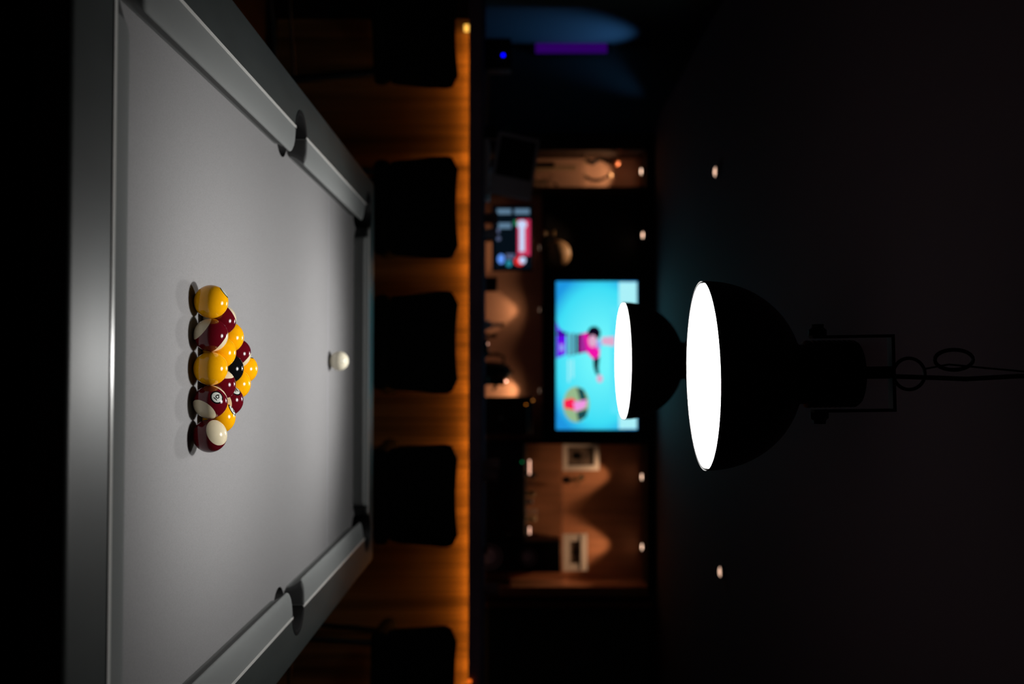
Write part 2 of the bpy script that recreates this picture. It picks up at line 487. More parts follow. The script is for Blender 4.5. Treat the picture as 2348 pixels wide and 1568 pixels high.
ball(0, rc(5, 3), M['bm'], 'maroon striped ball showing an underlined 6 in a white disc', axis=(-0.52, 0.68), patch=(0.384, -0.30), num='6_', numup=(0.67, -0.74), group=g)
ball(0, rc(5, 4), M['bm'], 'maroon ball with its large cream cap facing up, right end of nearest row', axis=(0.63, -0.30), group=g)
ball(0, rc(4, 0), M['bm'], 'maroon striped ball at the left end of the second row', axis=(0.78, -0.52, True), group=g)
ball(0, rc(4, 1), M['by'], 'yellow ball in the second row, touching the black ball on its left', group=g)
ball(0, rc(4, 2), M['bm'], 'maroon striped ball in the second row, touching the black ball on its right', axis=(0.12, -0.965), group=g)
ball(0, rc(4, 3), M['by'], 'yellow ball at the right end of the second row, number disc on its top', patch=(0.83, -0.50), num='2', numup=(-.5, -.85), group=g)
ball(0, rc(3, 0), M['by'], 'yellow ball at the left end of the middle row beside the black ball', group=g)
ball(0, rc(3, 1), M['bk'], 'plain black ball in the centre of the rack', group=g)
ball(0, rc(3, 2), M['bm'], 'maroon striped ball right of the black ball, number disc partly hidden', axis=(-0.60, 0.25), patch=(0.50, -0.66), num='14', numup=(-.6, -.8), group=g)
ball(0, rc(2, 0), M['bm'], 'maroon striped ball directly behind the black ball, on its left', axis=(0.68, 0.70, True), group=g)
ball(0, rc(2, 1), M['by'], 'yellow ball directly behind the black ball, on its right', group=g)
ball(0, rc(1, 0), M['by'], 'yellow ball at the far point of the triangular rack', patch=(0.36, -0.92), group=g)
ball(0, Vector((-0.0285, 2.93, cz)), M['bw'], 'white cue ball alone near the far cushion of the table', patch=(0.36, 0.0), name='cue_ball')

# ------------------------------------------------------------------ pendant lamps over the table
def disc_mat():
    m = emit('white_diffuser', (1.0, 0.985, 0.96), LAMP_DISC); return m
M['disc'] = disc_mat()
def pendant(x, y, z, tilt_x, tilt_y, label, aim=(0, 0), power=1.0, size=106, rr=0.1685):
    root = empty('pendant_lamp', (x, y, z), label, 'pendant lamp', 'high bay lamps over the table')
    T = Matrix.Rotation(tilt_x, 4, 'X') @ Matrix.Rotation(tilt_y, 4, 'Y')
    def part(name, bm, m, par=root, ang=35, tilt=True):
        if tilt: bmesh.ops.transform(bm, matrix=T, verts=bm.verts)
        return sharp(link(name, bm, m, par), ang)
    bm = bmesh.new()
    prof = []
    for i in range(15):
        a = (PI / 2) * i / 14 * 0.80
        prof.append((rr * math.cos(a) ** 0.92, 0.004 + 0.168 * math.sin(a)))
    outer = [(rr, -0.0005)] + prof + [(0.056, 0.168), (0.053, 0.172)]
    inner = [(r - 0.004, zz - 0.004) for r, zz in reversed(prof)]
    lathe(bm, outer + [(0.02, 0.166)] + inner + [(rr - 0.003, -0.0005)], 96, cap=False)
    part('lamp_shade', bm, M['lampblack'])
    bm = bmesh.new(); lathe(bm, [(0, 0.0), (rr - 0.0035, 0.0), (rr - 0.0035, 0.004), (0, 0.004)], 96, cap=False)
    part('diffuser', bm, M['disc'])
    bm = bmesh.new()     # finned driver housing
    p = [(0.0, 0.163), (0.053, 0.163), (0.053, 0.180), (0.060, 0.184)]
    for i in range(9):
        z0 = 0.186 + i * 0.009; p += [(0.060, z0), (0.060, z0 + 0.004), (0.055, z0 + 0.0055), (0.055, z0 + 0.008)]
    p += [(0.060, 0.268), (0.056, 0.274), (0.0, 0.274)]
    lathe(bm, p, 64, cap=False)
    part('driver_housing', bm, M['blackmetal'])
    bm = bmesh.new()     # yoke bracket
    for s in (-1, 1):
        box(bm, s * 0.066 - 0.0025, s * 0.066 + 0.0025, -0.012, 0.012, 0.195, 0.338)
    box(bm, -0.0685, 0.0685, -0.012, 0.012, 0.334, 0.340)
    part('yoke_bracket', bm, M['blackmetal'])
    for s in (-1, 1):
        bm = bmesh.new(); lathe(bm, [(0.0, 0.0), (0.016, 0.0), (0.016, 0.010), (0.011, 0.014), (0.011, 0.020), (0.0, 0.020)], 18, cap=False)
        bmesh.ops.transform(bm, matrix=Matrix.Translation((s * 0.0685, 0, 0.207)) @ Matrix.Rotation(s * PI / 2, 4, 'Y'), verts=bm.verts)
        part('knob', bm, M['blackmetal'])
    bm = bmesh.new(); box(bm, -0.012, 0.004, -0.006, 0.006, 0.274, 0.334); part('hanging_post', bm, M['blackmetal'])
    bm = bmesh.new(); tube(bm, [(0.002 + 0.028 * math.cos(a), 0, 0.368 + 0.028 * math.sin(a)) for a in [2 * PI * i / 28 for i in range(28)]], 0.0032, 8, True)
    part('ring', bm, M['blackmetal'])
    bm = bmesh.new(); tube(bm, [(-0.022 + 0.018 * math.cos(a), 0, 0.448 + 0.034 * math.sin(a)) for a in [2 * PI * i / 24 for i in range(24)]], 0.0036, 8, True)
    part('carabiner', bm, M['blackmetal'])
    bm = bmesh.new(); top = CEIL - z
    tube(bm, [(0.002, 0, 0.274), (0.001, 0, 0.33), (0.004, 0, 0.42), (0.006, 0, 0.47), (0.001, 0, 0.56), (0.0, 0, 0.62), (0, 0, top)], 0.0042, 8)
    part('power_cable', bm, M['cable'], tilt=False)
    bm = bmesh.new(); tube(bm, [(-0.012, 0, 0.396), (-0.020, 0, 0.44), (-0.014, 0, 0.50), (-0.005, 0, 0.60), (-0.004, 0, top)], 0.0018, 6)
    part('suspension_wire', bm, M['blackmetal'], tilt=False)
    bm = bmesh.new(); lathe(bm, [(0, top - 0.03), (0.045, top - 0.028), (0.05, top - 0.001), (0, top - 0.001)], 32, cap=False)
    part('ceiling_rose', bm, M['lampblack'], tilt=False)
    ld = bpy.data.lights.new('led_core', 'SPOT'); ld.energy = LAMP_SPOT_W * power; ld.color = (1.0, 0.985, 0.96)
    ld.spot_size = math.radians(size); ld.spot_blend = 1.0; ld.shadow_soft_size = 0.040
    lo = bpy.data.objects.new('led_core', ld); COL.objects.link(lo); lo.parent = root
    lo.location = T @ Vector((0, 0, -0.012)); lo.rotation_euler = (math.radians(aim[0]), math.radians(aim[1]), 0)
    return root
p1 = at(1610, 861, 1.78); p2 = at(1428, 827, 2.87)
pendant(p1.x, 1.78, p1.z, math.radians(0.3), math.radians(-0.8), 'large black dome pendant over the rack, the nearer and higher in view', (6, 3), 0.92, 86)
pendant(p2.x, 2.87, p2.z, math.radians(-1.6), 0, 'black dome pendant over the cue ball, in front of the television', (-24, 2), 1.38, 110)

# ------------------------------------------------------------------ bar counter
bar = empty('bar_counter', (0, 5.3, 0), 'long bar with dark worktop above a glowing orange slatted front', 'bar counter')
def bpart(name, bm, m, root=bar, shp=False):
    o = link(name, bm, m); o.parent = root; o.matrix_parent_inverse = Matrix.Translation(-Vector(root.location))
    return sharp(o) if shp else o
bm = bmesh.new(); box(bm, -2.43, 2.3, 5.10, 5.78, 1.100, 1.150, bev=0.004); box(bm, -2.43, 2.3, 5.101, 5.125, 1.084, 1.101); bpart('countertop', bm, M['counter'], shp=True)
bm = bmesh.new(); box(bm, -2.43, 2.3, 5.24, 5.70, 0.0, 1.085); bpart('counter_body', bm, M['cabinetblack'])
bm = bmesh.new(); x = -1.86
while x < 2.28:
    box(bm, x, x + 0.018, 5.218 + rnd.uniform(0, 0.003), 5.24, 0.06, 1.084); x += 0.0245
bpart('slatted_front', bm, M['slat'])['label'] = 'orange wood vertical slats lit from above'
bm = bmesh.new(); box(bm, -1.80, 2.25, 5.165, 5.175, 1.089, 1.099)
M['led'] = emit('orange_led', (1.0, 0.36, 0.045), 22.0)
bpart('light_strip', bm, M['led'])['label'] = 'orange light strip under the worktop edge'
bm = bmesh.new(); box(bm, -1.812, -1.780, 5.16, 5.19, 1.056, 1.099, bev=0.004)
bpart('strip_end', bm, emit('led_end', (1.0, 0.50, 0.08), 1.5))

q = at(1077, 1562, 5.094); bm = bmesh.new(); bmesh.ops.create_uvsphere(bm, u_segments=10, v_segments=8, radius=0.010, matrix=Matrix.Translation(q))
bpart('indicator_light', bm, emit('red_orange_indicator', (1.0, 0.16, 0.01), 1.1))
# ------------------------------------------------------------------ bar stools
def make_stool():
    t = empty('bar_stool', (0, 0, 0), 'x', 'bar stool', 'bar stools in front of the bar')
    def shell(hw, z0, z1, y0, th, rcorn, n=16, m=12, curve=0.05, sag=0.0, taper=0.0):
        bm = bmesh.new(); fr = []; bk = []
        for j in range(m + 1):
            v = j / m; z = z0 + (z1 - z0) * v
            # half width narrowing towards rounded top corners and slightly to the base
            h = hw * (1 - taper * (1 - v))
            dz = z1 - z
            if dz < rcorn: h -= rcorn - math.sqrt(max(0, rcorn ** 2 - (rcorn - dz) ** 2))
            db = z - z0; rb = rcorn * 0.7
            if db < rb: h -= rb - math.sqrt(max(0, rb ** 2 - (rb - db) ** 2))
            ra, rb_ = [], []
            for i in range(n + 1):
                u = -1 + 2 * i / n; xx = u * h
                zz = z - sag * (1 - u * u) * v
                yy = y0 + curve * (xx / hw) ** 2 - 0.05 * v
                ra.append(bm.verts.new((xx, yy, zz))); rb_.append(bm.verts.new((xx, yy + th, zz)))
            fr.append(ra); bk.append(rb_)
        for G in (fr, bk):
            for j in range(m):
                for i in range(n): bm.faces.new((G[j][i], G[j][i + 1], G[j + 1][i + 1], G[j + 1][i]))
        for j in range(m):
            for i in (0, n): bm.faces.new((fr[j][i], fr[j + 1][i], bk[j + 1][i], bk[j][i]))
        for i in range(n):
            for j in (0, m): bm.faces.new((fr[j][i], fr[j][i + 1], bk[j][i + 1], bk[j][i]))
        return bm
    b = shell(0.235, 0.74, 1.070, -0.17, 0.035, 0.065, curve=0.07, sag=0.008, taper=0.10)
    o = sharp(link('backrest', b, M['vinyl'], t), 50)
    bm = bmesh.new(); box(bm, -0.215, 0.215, -0.18, 0.21, 0.690, 0.765, bev=0.03)
    sharp(link('seat', bm, M['vinyl'], t), 50)
    for sx in (-1, 1):
        for sy in (-1, 1):
            bm = bmesh.new(); tube(bm, [(sx * 0.16, sy * 0.14, 0.70), (sx * 0.22, sy * 0.20, 0.0)], [0.014, 0.010], 10)
            sharp(link('leg', bm, M['blackmetal'], t))
    bm = bmesh.new()
    q = 0.205; tube(bm, [(-q, -q * .9, .26), (q, -q * .9, .26), (q, q * .9, .26), (-q, q * .9, .26)], 0.008, 8, True)
    link('footrest', bm, M['blackmetal'], t)
    return t
def dup(root):
    r = root.copy(); COL.objects.link(r)
    for ch in list(root.children):
        c = ch.copy(); COL.objects.link(c); c.parent = r
    return r
stool0 = make_stool()
SY = 4.60
stools = [(80, 20, 4.52, 1.01, 'black bar stool furthest left along the bar, under the light strip end'),
          (484, 3, 4.60, 1.0, 'black bar stool second from left, below the small lit monitor'),
          (792, -5, 4.60, 0.97, 'black bar stool in the middle, straight behind the far cushion and cue ball'),
          (1124, 4, 4.60, 0.985, 'black bar stool second from right, behind the far right corner pocket'),
          (1543, -4, 4.55, 0.96, 'black bar stool furthest right, cut off by the edge of the photograph')]
for i, (py, rz, yy, hs, lab) in enumerate(stools):
    s = stool0 if i == 0 else dup(stool0)
    s.location = (at(1000, py, yy).x, yy, 0); s.rotation_euler = (0, 0, math.radians(rz)); s.scale = (1, 1, 1.0)
    s['label'] = lab

# ------------------------------------------------------------------ back bar unit
U0, U1 = 7.00, 7.30
unit = empty('back_bar_unit', (0, 7.15, 0), 'dark wooden back bar wall unit with lit niches around the television', 'wall unit')
def ub(name, x0, x1, z0, z1, m, y0=U0, y1=U1, bev=0):
    bm = bmesh.new(); box(bm, x0, x1, y0, y1, z0, z1, bev); return bpart(name, bm, m, unit)
XA0, XA1, XB1, XC0, XC1, XE1, XR = -1.558, -1.297, -0.690, -0.690, 0.500, 1.509, 1.575
ub('side_panel', -1.68, XA0, 0.94, 2.30, M['cabinet'])
ub('divider', XA1, XA1 + 0.015, 0.94, 2.30, M['cabinet'])
ub('side_panel', XE1, XR, 0.94, 2.30, M['brownwall'])
ub('divider', XC1, XC1 + 0.014, 0.94, 2.30, M['cabinetblack'])
ub('top_panel', -1.68, XR, 2.245, 2.305, M['cabinetblack'])
ub('niche_floor', XA1, XC1, 1.515, 1.535, M['cabinetblack'])
ub('television_panel', XC0, XC1, 1.535, 2.245, M['cabinetblack'], 7.0, 7.02)
ub('back_panel', XA0, XA1, 0.94, 2.245, M['warmwall'], 7.28, U1)['label'] = 'terracotta back of the narrow left niche'
ub('back_panel', XA1 + .015, XC0, 1.535, 2.245, M['cabinetblack'], 7.28, U1)
ub('back_panel', XA1 + .015, XC1, 0.94, 1.515, M['warmwall'], 7.28, U1)['label'] = 'terracotta back of the low alcove'
ub('back_panel', XC1 + .014, XE1, 0.94, 2.245, M['brownwall'], 7.28, U1)['label'] = 'brown back of the wide right niche'
ub('worktop', -1.68, XR, 0.90, 0.94, M['counter'], 6.62, U1)
ub('base_cabinet', -1.68, XR, 0.0, 0.90, M['cabinetblack'], 6.68, U1)
ub('shelf', XA0, XA1, 1.806, 1.816, M['glass'], 7.02, 7.28)['label'] = 'glass shelf in the narrow left niche'
ub('shelf', XC1 + .014, XE1, 1.648, 1.658, M['glass'], 7.02, 7.28)['label'] = 'glass shelf in the wide right niche'
struct(boxobj('trim_3', 1.66, 1.70, 7.20, 7.40, 0.0, CEIL, M['brownwall']))

# spotlights in the niches and the ceiling
def spot(x, y, z, watts, deg, label, group, emis=5.0, col=(1.0, 0.62, 0.36), aim=None, name='spotlight', rad=0.023, blend=0.45, flood=0.0, foff=-0.09, fdeg=76):
    t = empty(name, (x, y, z), label, 'spotlight', group)
    bm = bmesh.new(); lathe(bm, [(rad, 0.0), (rad + 0.007, -0.003), (rad + 0.007, 0.014), (0, 0.014)], 24, cap=False); sharp(link('bezel', bm, M['blackmetal'], t))
    bm = bmesh.new(); lathe(bm, [(0, -0.006), (rad * .7, -0.004), (rad, 0.0), (rad, 0.003), (0, 0.003)], 24, cap=False)
    link('lens', bm, emit('spot_lens', (1.0, 0.62, 0.44), emis), t)
    if watts:
        ld = bpy.data.lights.new('spot_beam', 'SPOT'); ld.energy = watts; ld.color = col; ld.spot_size = math.radians(deg); ld.spot_blend = blend; ld.shadow_soft_size = 0.008
        lo = bpy.data.objects.new('spot_beam', ld); COL.objects.link(lo); lo.parent = t; lo.location = (0, 0, -0.012)
        if flood:  # second wide light, added to brighten the frames and niche backs
            l2 = bpy.data.lights.new('added_flood', 'SPOT'); l2.energy = flood; l2.color = col; l2.spot_size = math.radians(fdeg); l2.spot_blend = 1.0; l2.shadow_soft_size = 0.012
            o2 = bpy.data.objects.new('added_flood', l2); COL.objects.link(o2); o2.parent = t; o2.location = (0, foff, -0.012)
        if aim: lo.rotation_euler = Vector(aim).to_track_quat('-Z', 'Y').to_euler()
    return t
gs = 'small spotlights in the unit'
WARM = (1.0, 0.60, 0.34)
spot(-1.435, 7.14, 2.231, 6.0, 80, 'small spotlight at the top of the narrow left niche', gs, 5, flood=6, fdeg=60, foff=-0.02)
spot(-0.965, 7.07, 2.231, 10.0, 50, 'small spotlight at the top of the black niche beside the television', gs, 5)
spot(0.762, 7.175, 2.231, 6.0, 56, 'small spotlight in the right niche, above the larger picture frame', gs, 4, col=WARM, flood=9.5)
spot(1.262, 7.175, 2.231, 7.0, 56, 'small spotlight in the right niche, above the white bordered frame', gs, 4, col=WARM, flood=9.5)
spot(-0.440, 7.19, 1.500, 4.0, 66, 'alcove spotlight above the left glow under the television', gs, 0.5, col=WARM, flood=1.5, fdeg=140)
spot(-0.890, 7.19, 1.500, 4.0, 62, 'alcove spotlight straight above the small lit monitor', gs, 0.5, col=WARM, flood=1.0, fdeg=140)
spot(0.145, 7.19, 1.500, 9.0, 68, 'alcove spotlight above the brighter right glow beside the coffee machine', gs, 0.5, col=WARM, flood=1.0, fdeg=140)
gc = 'recessed ceiling spotlights'
c1 = at(1646, 394, 4.82); c2 = at(1652, 1311, 4.76)
spot(c1.x, 4.82, CEIL - 0.013, 0, 60, 'dim recessed ceiling spotlight above the left of the bar', gc, 1.7)
spot(c2.x, 4.76, CEIL - 0.013, 0, 60, 'dim recessed ceiling spotlight above the right of the bar', gc, 1.5)
# blue spotlight added for the wash on the left wall, real source unknown
bs = spot(-1.86, 7.33, HICEIL - 0.013, 28.0, 50, 'added blue ceiling spotlight, itself unseen, washing the wall far left of the bar', gc, 0.02, col=(0.10, 0.42, 1.0), aim=(-0.58, -0.24, -0.86), blend=1.0)

# ------------------------------------------------------------------ screens
def panel_polys(polys, Y, mats, name, parent, loc):
    """flat picture layers on a screen, each a hair in front of the one before"""
    bm = bmesh.new()
    for k, (mi, pts) in enumerate(polys):
        vs = []
        for px, py in pts:
            p = at(px, py, Y); vs.append(bm.verts.new((p.x - loc[0], Y - 0.0004 * k - loc[1], p.z - loc[2])))
        f = bm.faces.new(vs); f.material_index = mi
    me = bpy.data.meshes.new(name); bm.to_mesh(me); bm.free()
    for m in mats: me.materials.append(m)
    o = bpy.data.objects.new(name, me); COL.objects.link(o); o.parent = parent
    return o
def rect(x0, x1, y0, y1): return [(x0, y0), (x1, y0), (x1, y1), (x0, y1)]
def ell(cx, cy, rx, ry, n=28): return [(cx + rx * math.cos(2 * PI * i / n), cy + ry * math.sin(2 * PI * i / n)) for i in range(n)]
TVY = 6.955
a_, b_ = at(1275, 645, TVY), at(1461, 985, TVY)
tv = empty('television', ((a_.x + b_.x) / 2, TVY, a_.z), 'wall television showing a woman in pink on bright cyan', 'television')
L0 = tuple(tv.location)
bm = bmesh.new(); box(bm, a_.x - L0[0] - 0.022, b_.x - L0[0] + 0.022, 0.0015, 0.045, -0.030, b_.z - a_.z + 0.022, bev=0.006)
sharp(link('casing', bm, M['cabinetblack'], tv))
cy_grad = bpy.data.materials.new('cyan_screen'); cy_grad.use_nodes = True
nt = cy_grad.node_tree; nt.nodes.clear()
tc = nt.nodes.new('ShaderNodeTexCoord'); mp = nt.nodes.new('ShaderNodeMapping'); mp.inputs['Location'].default_value = (0, 0, -0.30); mp.inputs['Scale'].default_value = (1.6, 0, 2.45)
gr = nt.nodes.new('ShaderNodeTexGradient'); gr.gradient_type = 'QUADRATIC_SPHERE' if False else 'SPHERICAL'
mp.inputs['Location'].default_value = (0, 0, -0.73)
rp = nt.nodes.new('ShaderNodeValToRGB')
rp.color_ramp.elements[0].position = 0.04; rp.color_ramp.elements[0].color = (*srgb(30, 150, 225), 1)
rp.color_ramp.elements[1].position = 0.24; rp.color_ramp.elements[1].color = (*srgb(62, 222, 246), 1)
e3 = rp.color_ramp.elements.new(0.8); e3.color = (*srgb(110, 245, 252), 1)
em = nt.nodes.new('ShaderNodeEmission'); em.inputs[1].default_value = 1.0; ou = nt.nodes.new('ShaderNodeOutputMaterial')
nt.links.new(tc.outputs['Object'], mp.inputs[0]); nt.links.new(mp.outputs[0], gr.inputs[0]); nt.links.new(gr.outputs[1], rp.inputs[0])
nt.links.new(rp.outputs[0], em.inputs[0]); nt.links.new(em.outputs[0], ou.inputs[0])
E = {k: emit('screen_' + k, srgb(*c)) for k, c in dict(pale=(170, 240, 248), purple=(98, 10, 230), purple2=(150, 40, 235), navy=(20, 5, 40), magenta=(240, 20, 170),
     violet=(160, 40, 150), skin=(225, 170, 205), black=(12, 8, 30), lblue=(140, 175, 245), white=(200, 215, 250), grey=(80, 90, 120), teal=(35, 130, 150), blue=(95, 150, 245),
     red=(225, 45, 45), crimson=(200, 50, 90), dark=(5, 14, 22), slate=(90, 120, 145), green=(30, 120, 80), olive=(150, 185, 140), pink=(240, 150, 225), dgreen=(25, 75, 80), hot=(250, 30, 80), tv2=(90, 230, 250)).items()}
K = list(E)
def mi(k): return K.index(k) + 1
polys = [(0, rect(1275, 1461, 645, 985)),
    (mi('pale'), rect(1419, 1460, 647, 983)), (mi('tv2'), rect(1400, 1456, 704, 948)),
    (mi('purple'), [(1276, 735), (1282, 752), (1298, 764), (1298, 812), (1276, 822)]),
    (mi('navy'), rect(1276, 1300, 762, 768)), (mi('purple2'), rect(1282, 1294, 785, 808)), (mi('lblue'), rect(1284, 1292, 790, 804)),
    (mi('slate'), rect(1302, 1308, 764, 816)), (mi('grey'), rect(1312, 1319, 764, 814)),
    (mi('violet'), [(1322, 766), (1348, 762), (1352, 806), (1322, 812)]), (mi('navy'), rect(1322, 1329, 766, 811)),
    (mi('magenta'), [(1338, 764), (1354, 760), (1376, 800), (1374, 818), (1360, 824), (1346, 808)]),
    (mi('black'), ell(1362, 764, 15, 16)), (mi('skin'), ell(1359, 782, 10, 14)), (mi('lblue'), ell(1373, 790, 5, 11)),
    (mi('skin'), [(1379, 773), (1410, 771), (1410, 794), (1380, 790)]),
    (mi('black'), [(1360, 824), (1375, 818), (1372, 842), (1374, 858), (1367, 859), (1361, 842)]),
    (mi('skin'), ell(1375, 868, 7, 9)),
    (mi('olive'), ell(1321, 927, 30, 41)), (mi('dgreen'), [(1322, 888), (1338, 892), (1346, 916), (1330, 918)]), (mi('dgreen'), [(1322, 945), (1348, 936), (1344, 956), (1326, 966)]),
    (mi('hot'), [(1292, 918), (1312, 912), (1326, 924), (1318, 940), (1294, 936)]), (mi('pink'), [(1314, 922), (1346, 916), (1342, 934), (1318, 944)]),
    (mi('pale'), rect(1302, 1306, 824, 876)), (mi('pale'), rect(1311, 1315, 824, 866))]
panel_polys(polys, TVY, [cy_grad] + [E[k] for k in K], 'screen', tv, L0)

MY = 6.93
a_, b_ = at(1133, 474, MY), at(1218, 617, MY)
mon = empty('monitor', ((a_.x + b_.x) / 2, MY + 0.05, 0.94), 'small monitor with red banner and blue icons under the black niche', 'monitor')
L0 = (mon.location.x, mon.location.y, mon.location.z)
bm = bmesh.new(); box(bm, a_.x - L0[0] - 0.012, b_.x - L0[0] + 0.012, -0.048, -0.015, a_.z - 0.94 - 0.014, b_.z - 0.94 + 0.010, bev=0.004); sharp(link('casing', bm, M['cabinetblack'], mon))
bm = bmesh.new(); box(bm, -0.02, 0.02, -0.02, 0.0, 0.01, 0.30); link('stand', bm, M['cabinetblack'], mon)
bm = bmesh.new(); box(bm, -0.10, 0.10, -0.07, 0.07, 0.0, 0.012, bev=0.004); sharp(link('base', bm, M['cabinetblack'], mon))
polys = [(mi('dark'), rect(1134, 1217, 475, 616)), (mi('slate'), rect(1140, 1214, 479, 491)), (mi('dark'), rect(1172, 1180, 478, 492)), (mi('slate'), rect(1143, 1172, 511, 524)),
    (mi('crimson'), rect(1186, 1216, 503, 586)), (mi('green'), rect(1178, 1186, 505, 517)), (mi('white'), ell(1197, 515, 11, 10)), (mi('white'), rect(1191, 1203, 520, 577)),
    (mi('grey'), ell(1143, 547, 5, 5)), (mi('blue'), ell(1149, 594, 8, 11)), (mi('grey'), rect(1160, 1180, 582, 594)), (mi('teal'), ell(1167, 604, 7, 8)),
    (mi('red'), ell(1191, 599, 12, 11)), (mi('white'), ell(1198, 597, 8, 8)), (mi('grey'), rect(1136, 1146, 524, 534))]
panel_polys([(m_, p_) for m_, p_ in polys], MY, [cy_grad] + [E[k] for k in K], 'screen', mon, (mon.location.x, mon.location.y, mon.location.z))

# tall purple light panel and blue indicator far left
q0, q1 = at(1228, 100, 7.36), at(1392, 122, 7.36)
pl = empty('purple_panel', ((q0.x + q1.x) / 2, 7.36, q0.z), 'dim purple upright glowing panel on the far left of the back wall', 'light')
bm = bmesh.new(); box(bm, -0.045, 0.045, 0.0, 0.038, -0.03, q1.z - q0.z + 0.03, bev=0.004); sharp(link('frame', bm, M['cabinetblack'], pl))
bm = bmesh.new(); box(bm, -(q1.x - q0.x) / 2, (q1.x - q0.x) / 2, -0.004, 0.002, 0, q1.z - q0.z); link('glowing_face', bm, emit('purple_glow', srgb(42, 0, 88), 1.0), pl)
q = at(1154, 132, 5.60)
bl = empty('speaker_box', (q.x, 5.60, 1.150), 'small black box with a bright blue indicator at the left of the bar', 'speaker')
boxh = q.z - 1.150
bm = bmesh.new(); box(bm, -0.10, 0.08, -0.04, 0.06, 0.0, boxh + 0.045, bev=0.008); sharp(link('cabinet', bm, M['cabinetblack'], bl))
bm = bmesh.new(); bmesh.ops.create_uvsphere(bm, u_segments=12, v_segments=8, radius=0.009, matrix=Matrix.Translation((0, -0.043, boxh))); link('indicator_light', bm, emit('blue_indicator', (0.0, 0.0, 1.0), 3.5), bl)['label'] = 'bright blue indicator light'

# ------------------------------------------------------------------ things on and behind the bar
def stand(px, py, Y, z): p = at(px, py, Y); return (p.x, Y, z)
# grey terminal on the left of the bar
t = empty('till', stand(1150, 390, 5.52, 1.150), 'grey till with a black screen at the left of the bar', 'till')
bm = bmesh.new(); box(bm, -0.16, 0.16, -0.09, 0.13, 0.0, 0.03, bev=0.008); sharp(link('base', bm, M['grey'], t))
bm = bmesh.new(); tube(bm, [(0, 0.02, 0.02), (0, 0.03, 0.14)], 0.02, 12); sharp(link('neck', bm, M['grey'], t))
Tm = Matrix.Translation((-0.02, -0.02, 0.165)) @ Matrix.Rotation(math.radians(-14), 4, 'X') @ Matrix.Rotation(math.radians(9), 4, 'Y')
bm = bmesh.new(); box(bm, -0.175, 0.175, -0.012, 0.018, -0.115, 0.125, bev=0.01, mtx=None); bmesh.ops.transform(bm, matrix=Tm, verts=bm.verts); sharp(link('housing', bm, M['grey'], t))
bm = bmesh.new(); box(bm, -0.150, 0.070, -0.0145, -0.0125, -0.10, 0.105); bmesh.ops.transform(bm, matrix=Tm, verts=bm.verts); link('screen', bm, M['cabinetblack'], t)
t = empty('leafy_sprig', stand(1180, 305, 5.60, 1.150), 'small dark green plant in a black pot beside the till', 'plant')
bm = bmesh.new(); lathe(bm, [(0, 0), (0.035, 0), (0.045, 0.07), (0.040, 0.07), (0.038, 0.06), (0, 0.06)], 20, cap=False); sharp(link('pot', bm, M['cabinetblack'], t))
def leaves(n, r0, h0, h1, size, seed):
    rr = random.Random(seed); bm = bmesh.new()
    for i in range(n):
        a = rr.uniform(0, 2 * PI); r = rr.uniform(0.2, 1) * r0; h = rr.uniform(h0, h1); L = size * rr.uniform(0.7, 1.2)
        base = Vector((r * math.cos(a) * .5, r * math.sin(a) * .5, h)); dr = Vector((math.cos(a), math.sin(a), rr.uniform(-.2, .9))).normalized()
        sd = dr.cross(Vector((0, 0, 1))).normalized()
        pts = [base, base + dr * L * .35 + sd * L * .22, base + dr * L * .75 + sd * L * .14, base + dr * L, base + dr * L * .75 - sd * L * .14, base + dr * L * .35 - sd * L * .22]
        c = base + dr * L * .5 - Vector((0, 0, L * .06)); vc = bm.verts.new(c); vs = [bm.verts.new(p) for p in pts]
        for k in range(6): bm.faces.new((vc, vs[k], vs[(k + 1) % 6]))
        tube(bm, [(0, 0, max(0, h - 0.1)), tuple(base)], 0.0015, 5)
    return bm
link('foliage', leaves(16, 0.05, 0.08, 0.17, 0.06, 3), M['leaf'], t)

# alcove: kettle, coffee machine, phone stand, tiny lit beads
t = empty('kettle', stand(1140, 853, 6.95, 0.94), 'round black kettle silhouetted against the brighter alcove glow', 'kettle')
bm = bmesh.new(); lathe(bm, [(0, 0), (0.070, 0), (0.078, 0.03), (0.075, 0.20), (0.066, 0.29), (0.045, 0.335), (0.012, 0.350), (0.012, 0.365), (0, 0.368)], 32, cap=False); sharp(link('body', bm, M['cabinetblack'], t), 60)
bm = bmesh.new(); tube(bm, [(0.065, 0, 0.25), (0.10, 0, 0.245), (0.125, 0, 0.225)], [0.016, 0.012, 0.009], 10); link('spout', bm, M['cabinetblack'], t)
bm = bmesh.new(); tube(bm, [(-0.06, 0, 0.30), (-0.11, 0, 0.30), (-0.125, 0, 0.24), (-0.11, 0, 0.12), (-0.07, 0, 0.10)], 0.009, 10); link('handle', bm, M['cabinetblack'], t)
t = empty('coffee_machine', stand(1160, 955, 6.92, 0.94), 'black coffee machine with tiny orange light right of the alcove glow', 'coffee machine')
bm = bmesh.new(); box(bm, -0.105, 0.125, 0.0, 0.30, 0.0, 0.50, bev=0.012); sharp(link('body', bm, M['cabinetblack'], t))
bm = bmesh.new(); box(bm, -0.10, 0.12, -0.11, 0.0, 0.32, 0.47, bev=0.01); sharp(link('brew_head', bm, M['cabinetblack'], t))
bm = bmesh.new(); box(bm, -0.10, 0.12, -0.11, 0.0, 0.0, 0.04, bev=0.006); sharp(link('drip_tray', bm, M['steel'], t))
bm = bmesh.new(); tube(bm, [(0.0, -0.05, 0.30), (0.0, -0.13, 0.285), (0.0, -0.17, 0.28)], 0.011, 10); link('portafilter', bm, M['steel'], t)
bm = bmesh.new(); bmesh.ops.create_uvsphere(bm, u_segments=10, v_segments=8, radius=0.006, matrix=Matrix.Translation((-0.09, -0.112, 0.455))); link('indicator_light', bm, emit('orange_indicator', (1, 0.3, 0.02), 1.6), t)
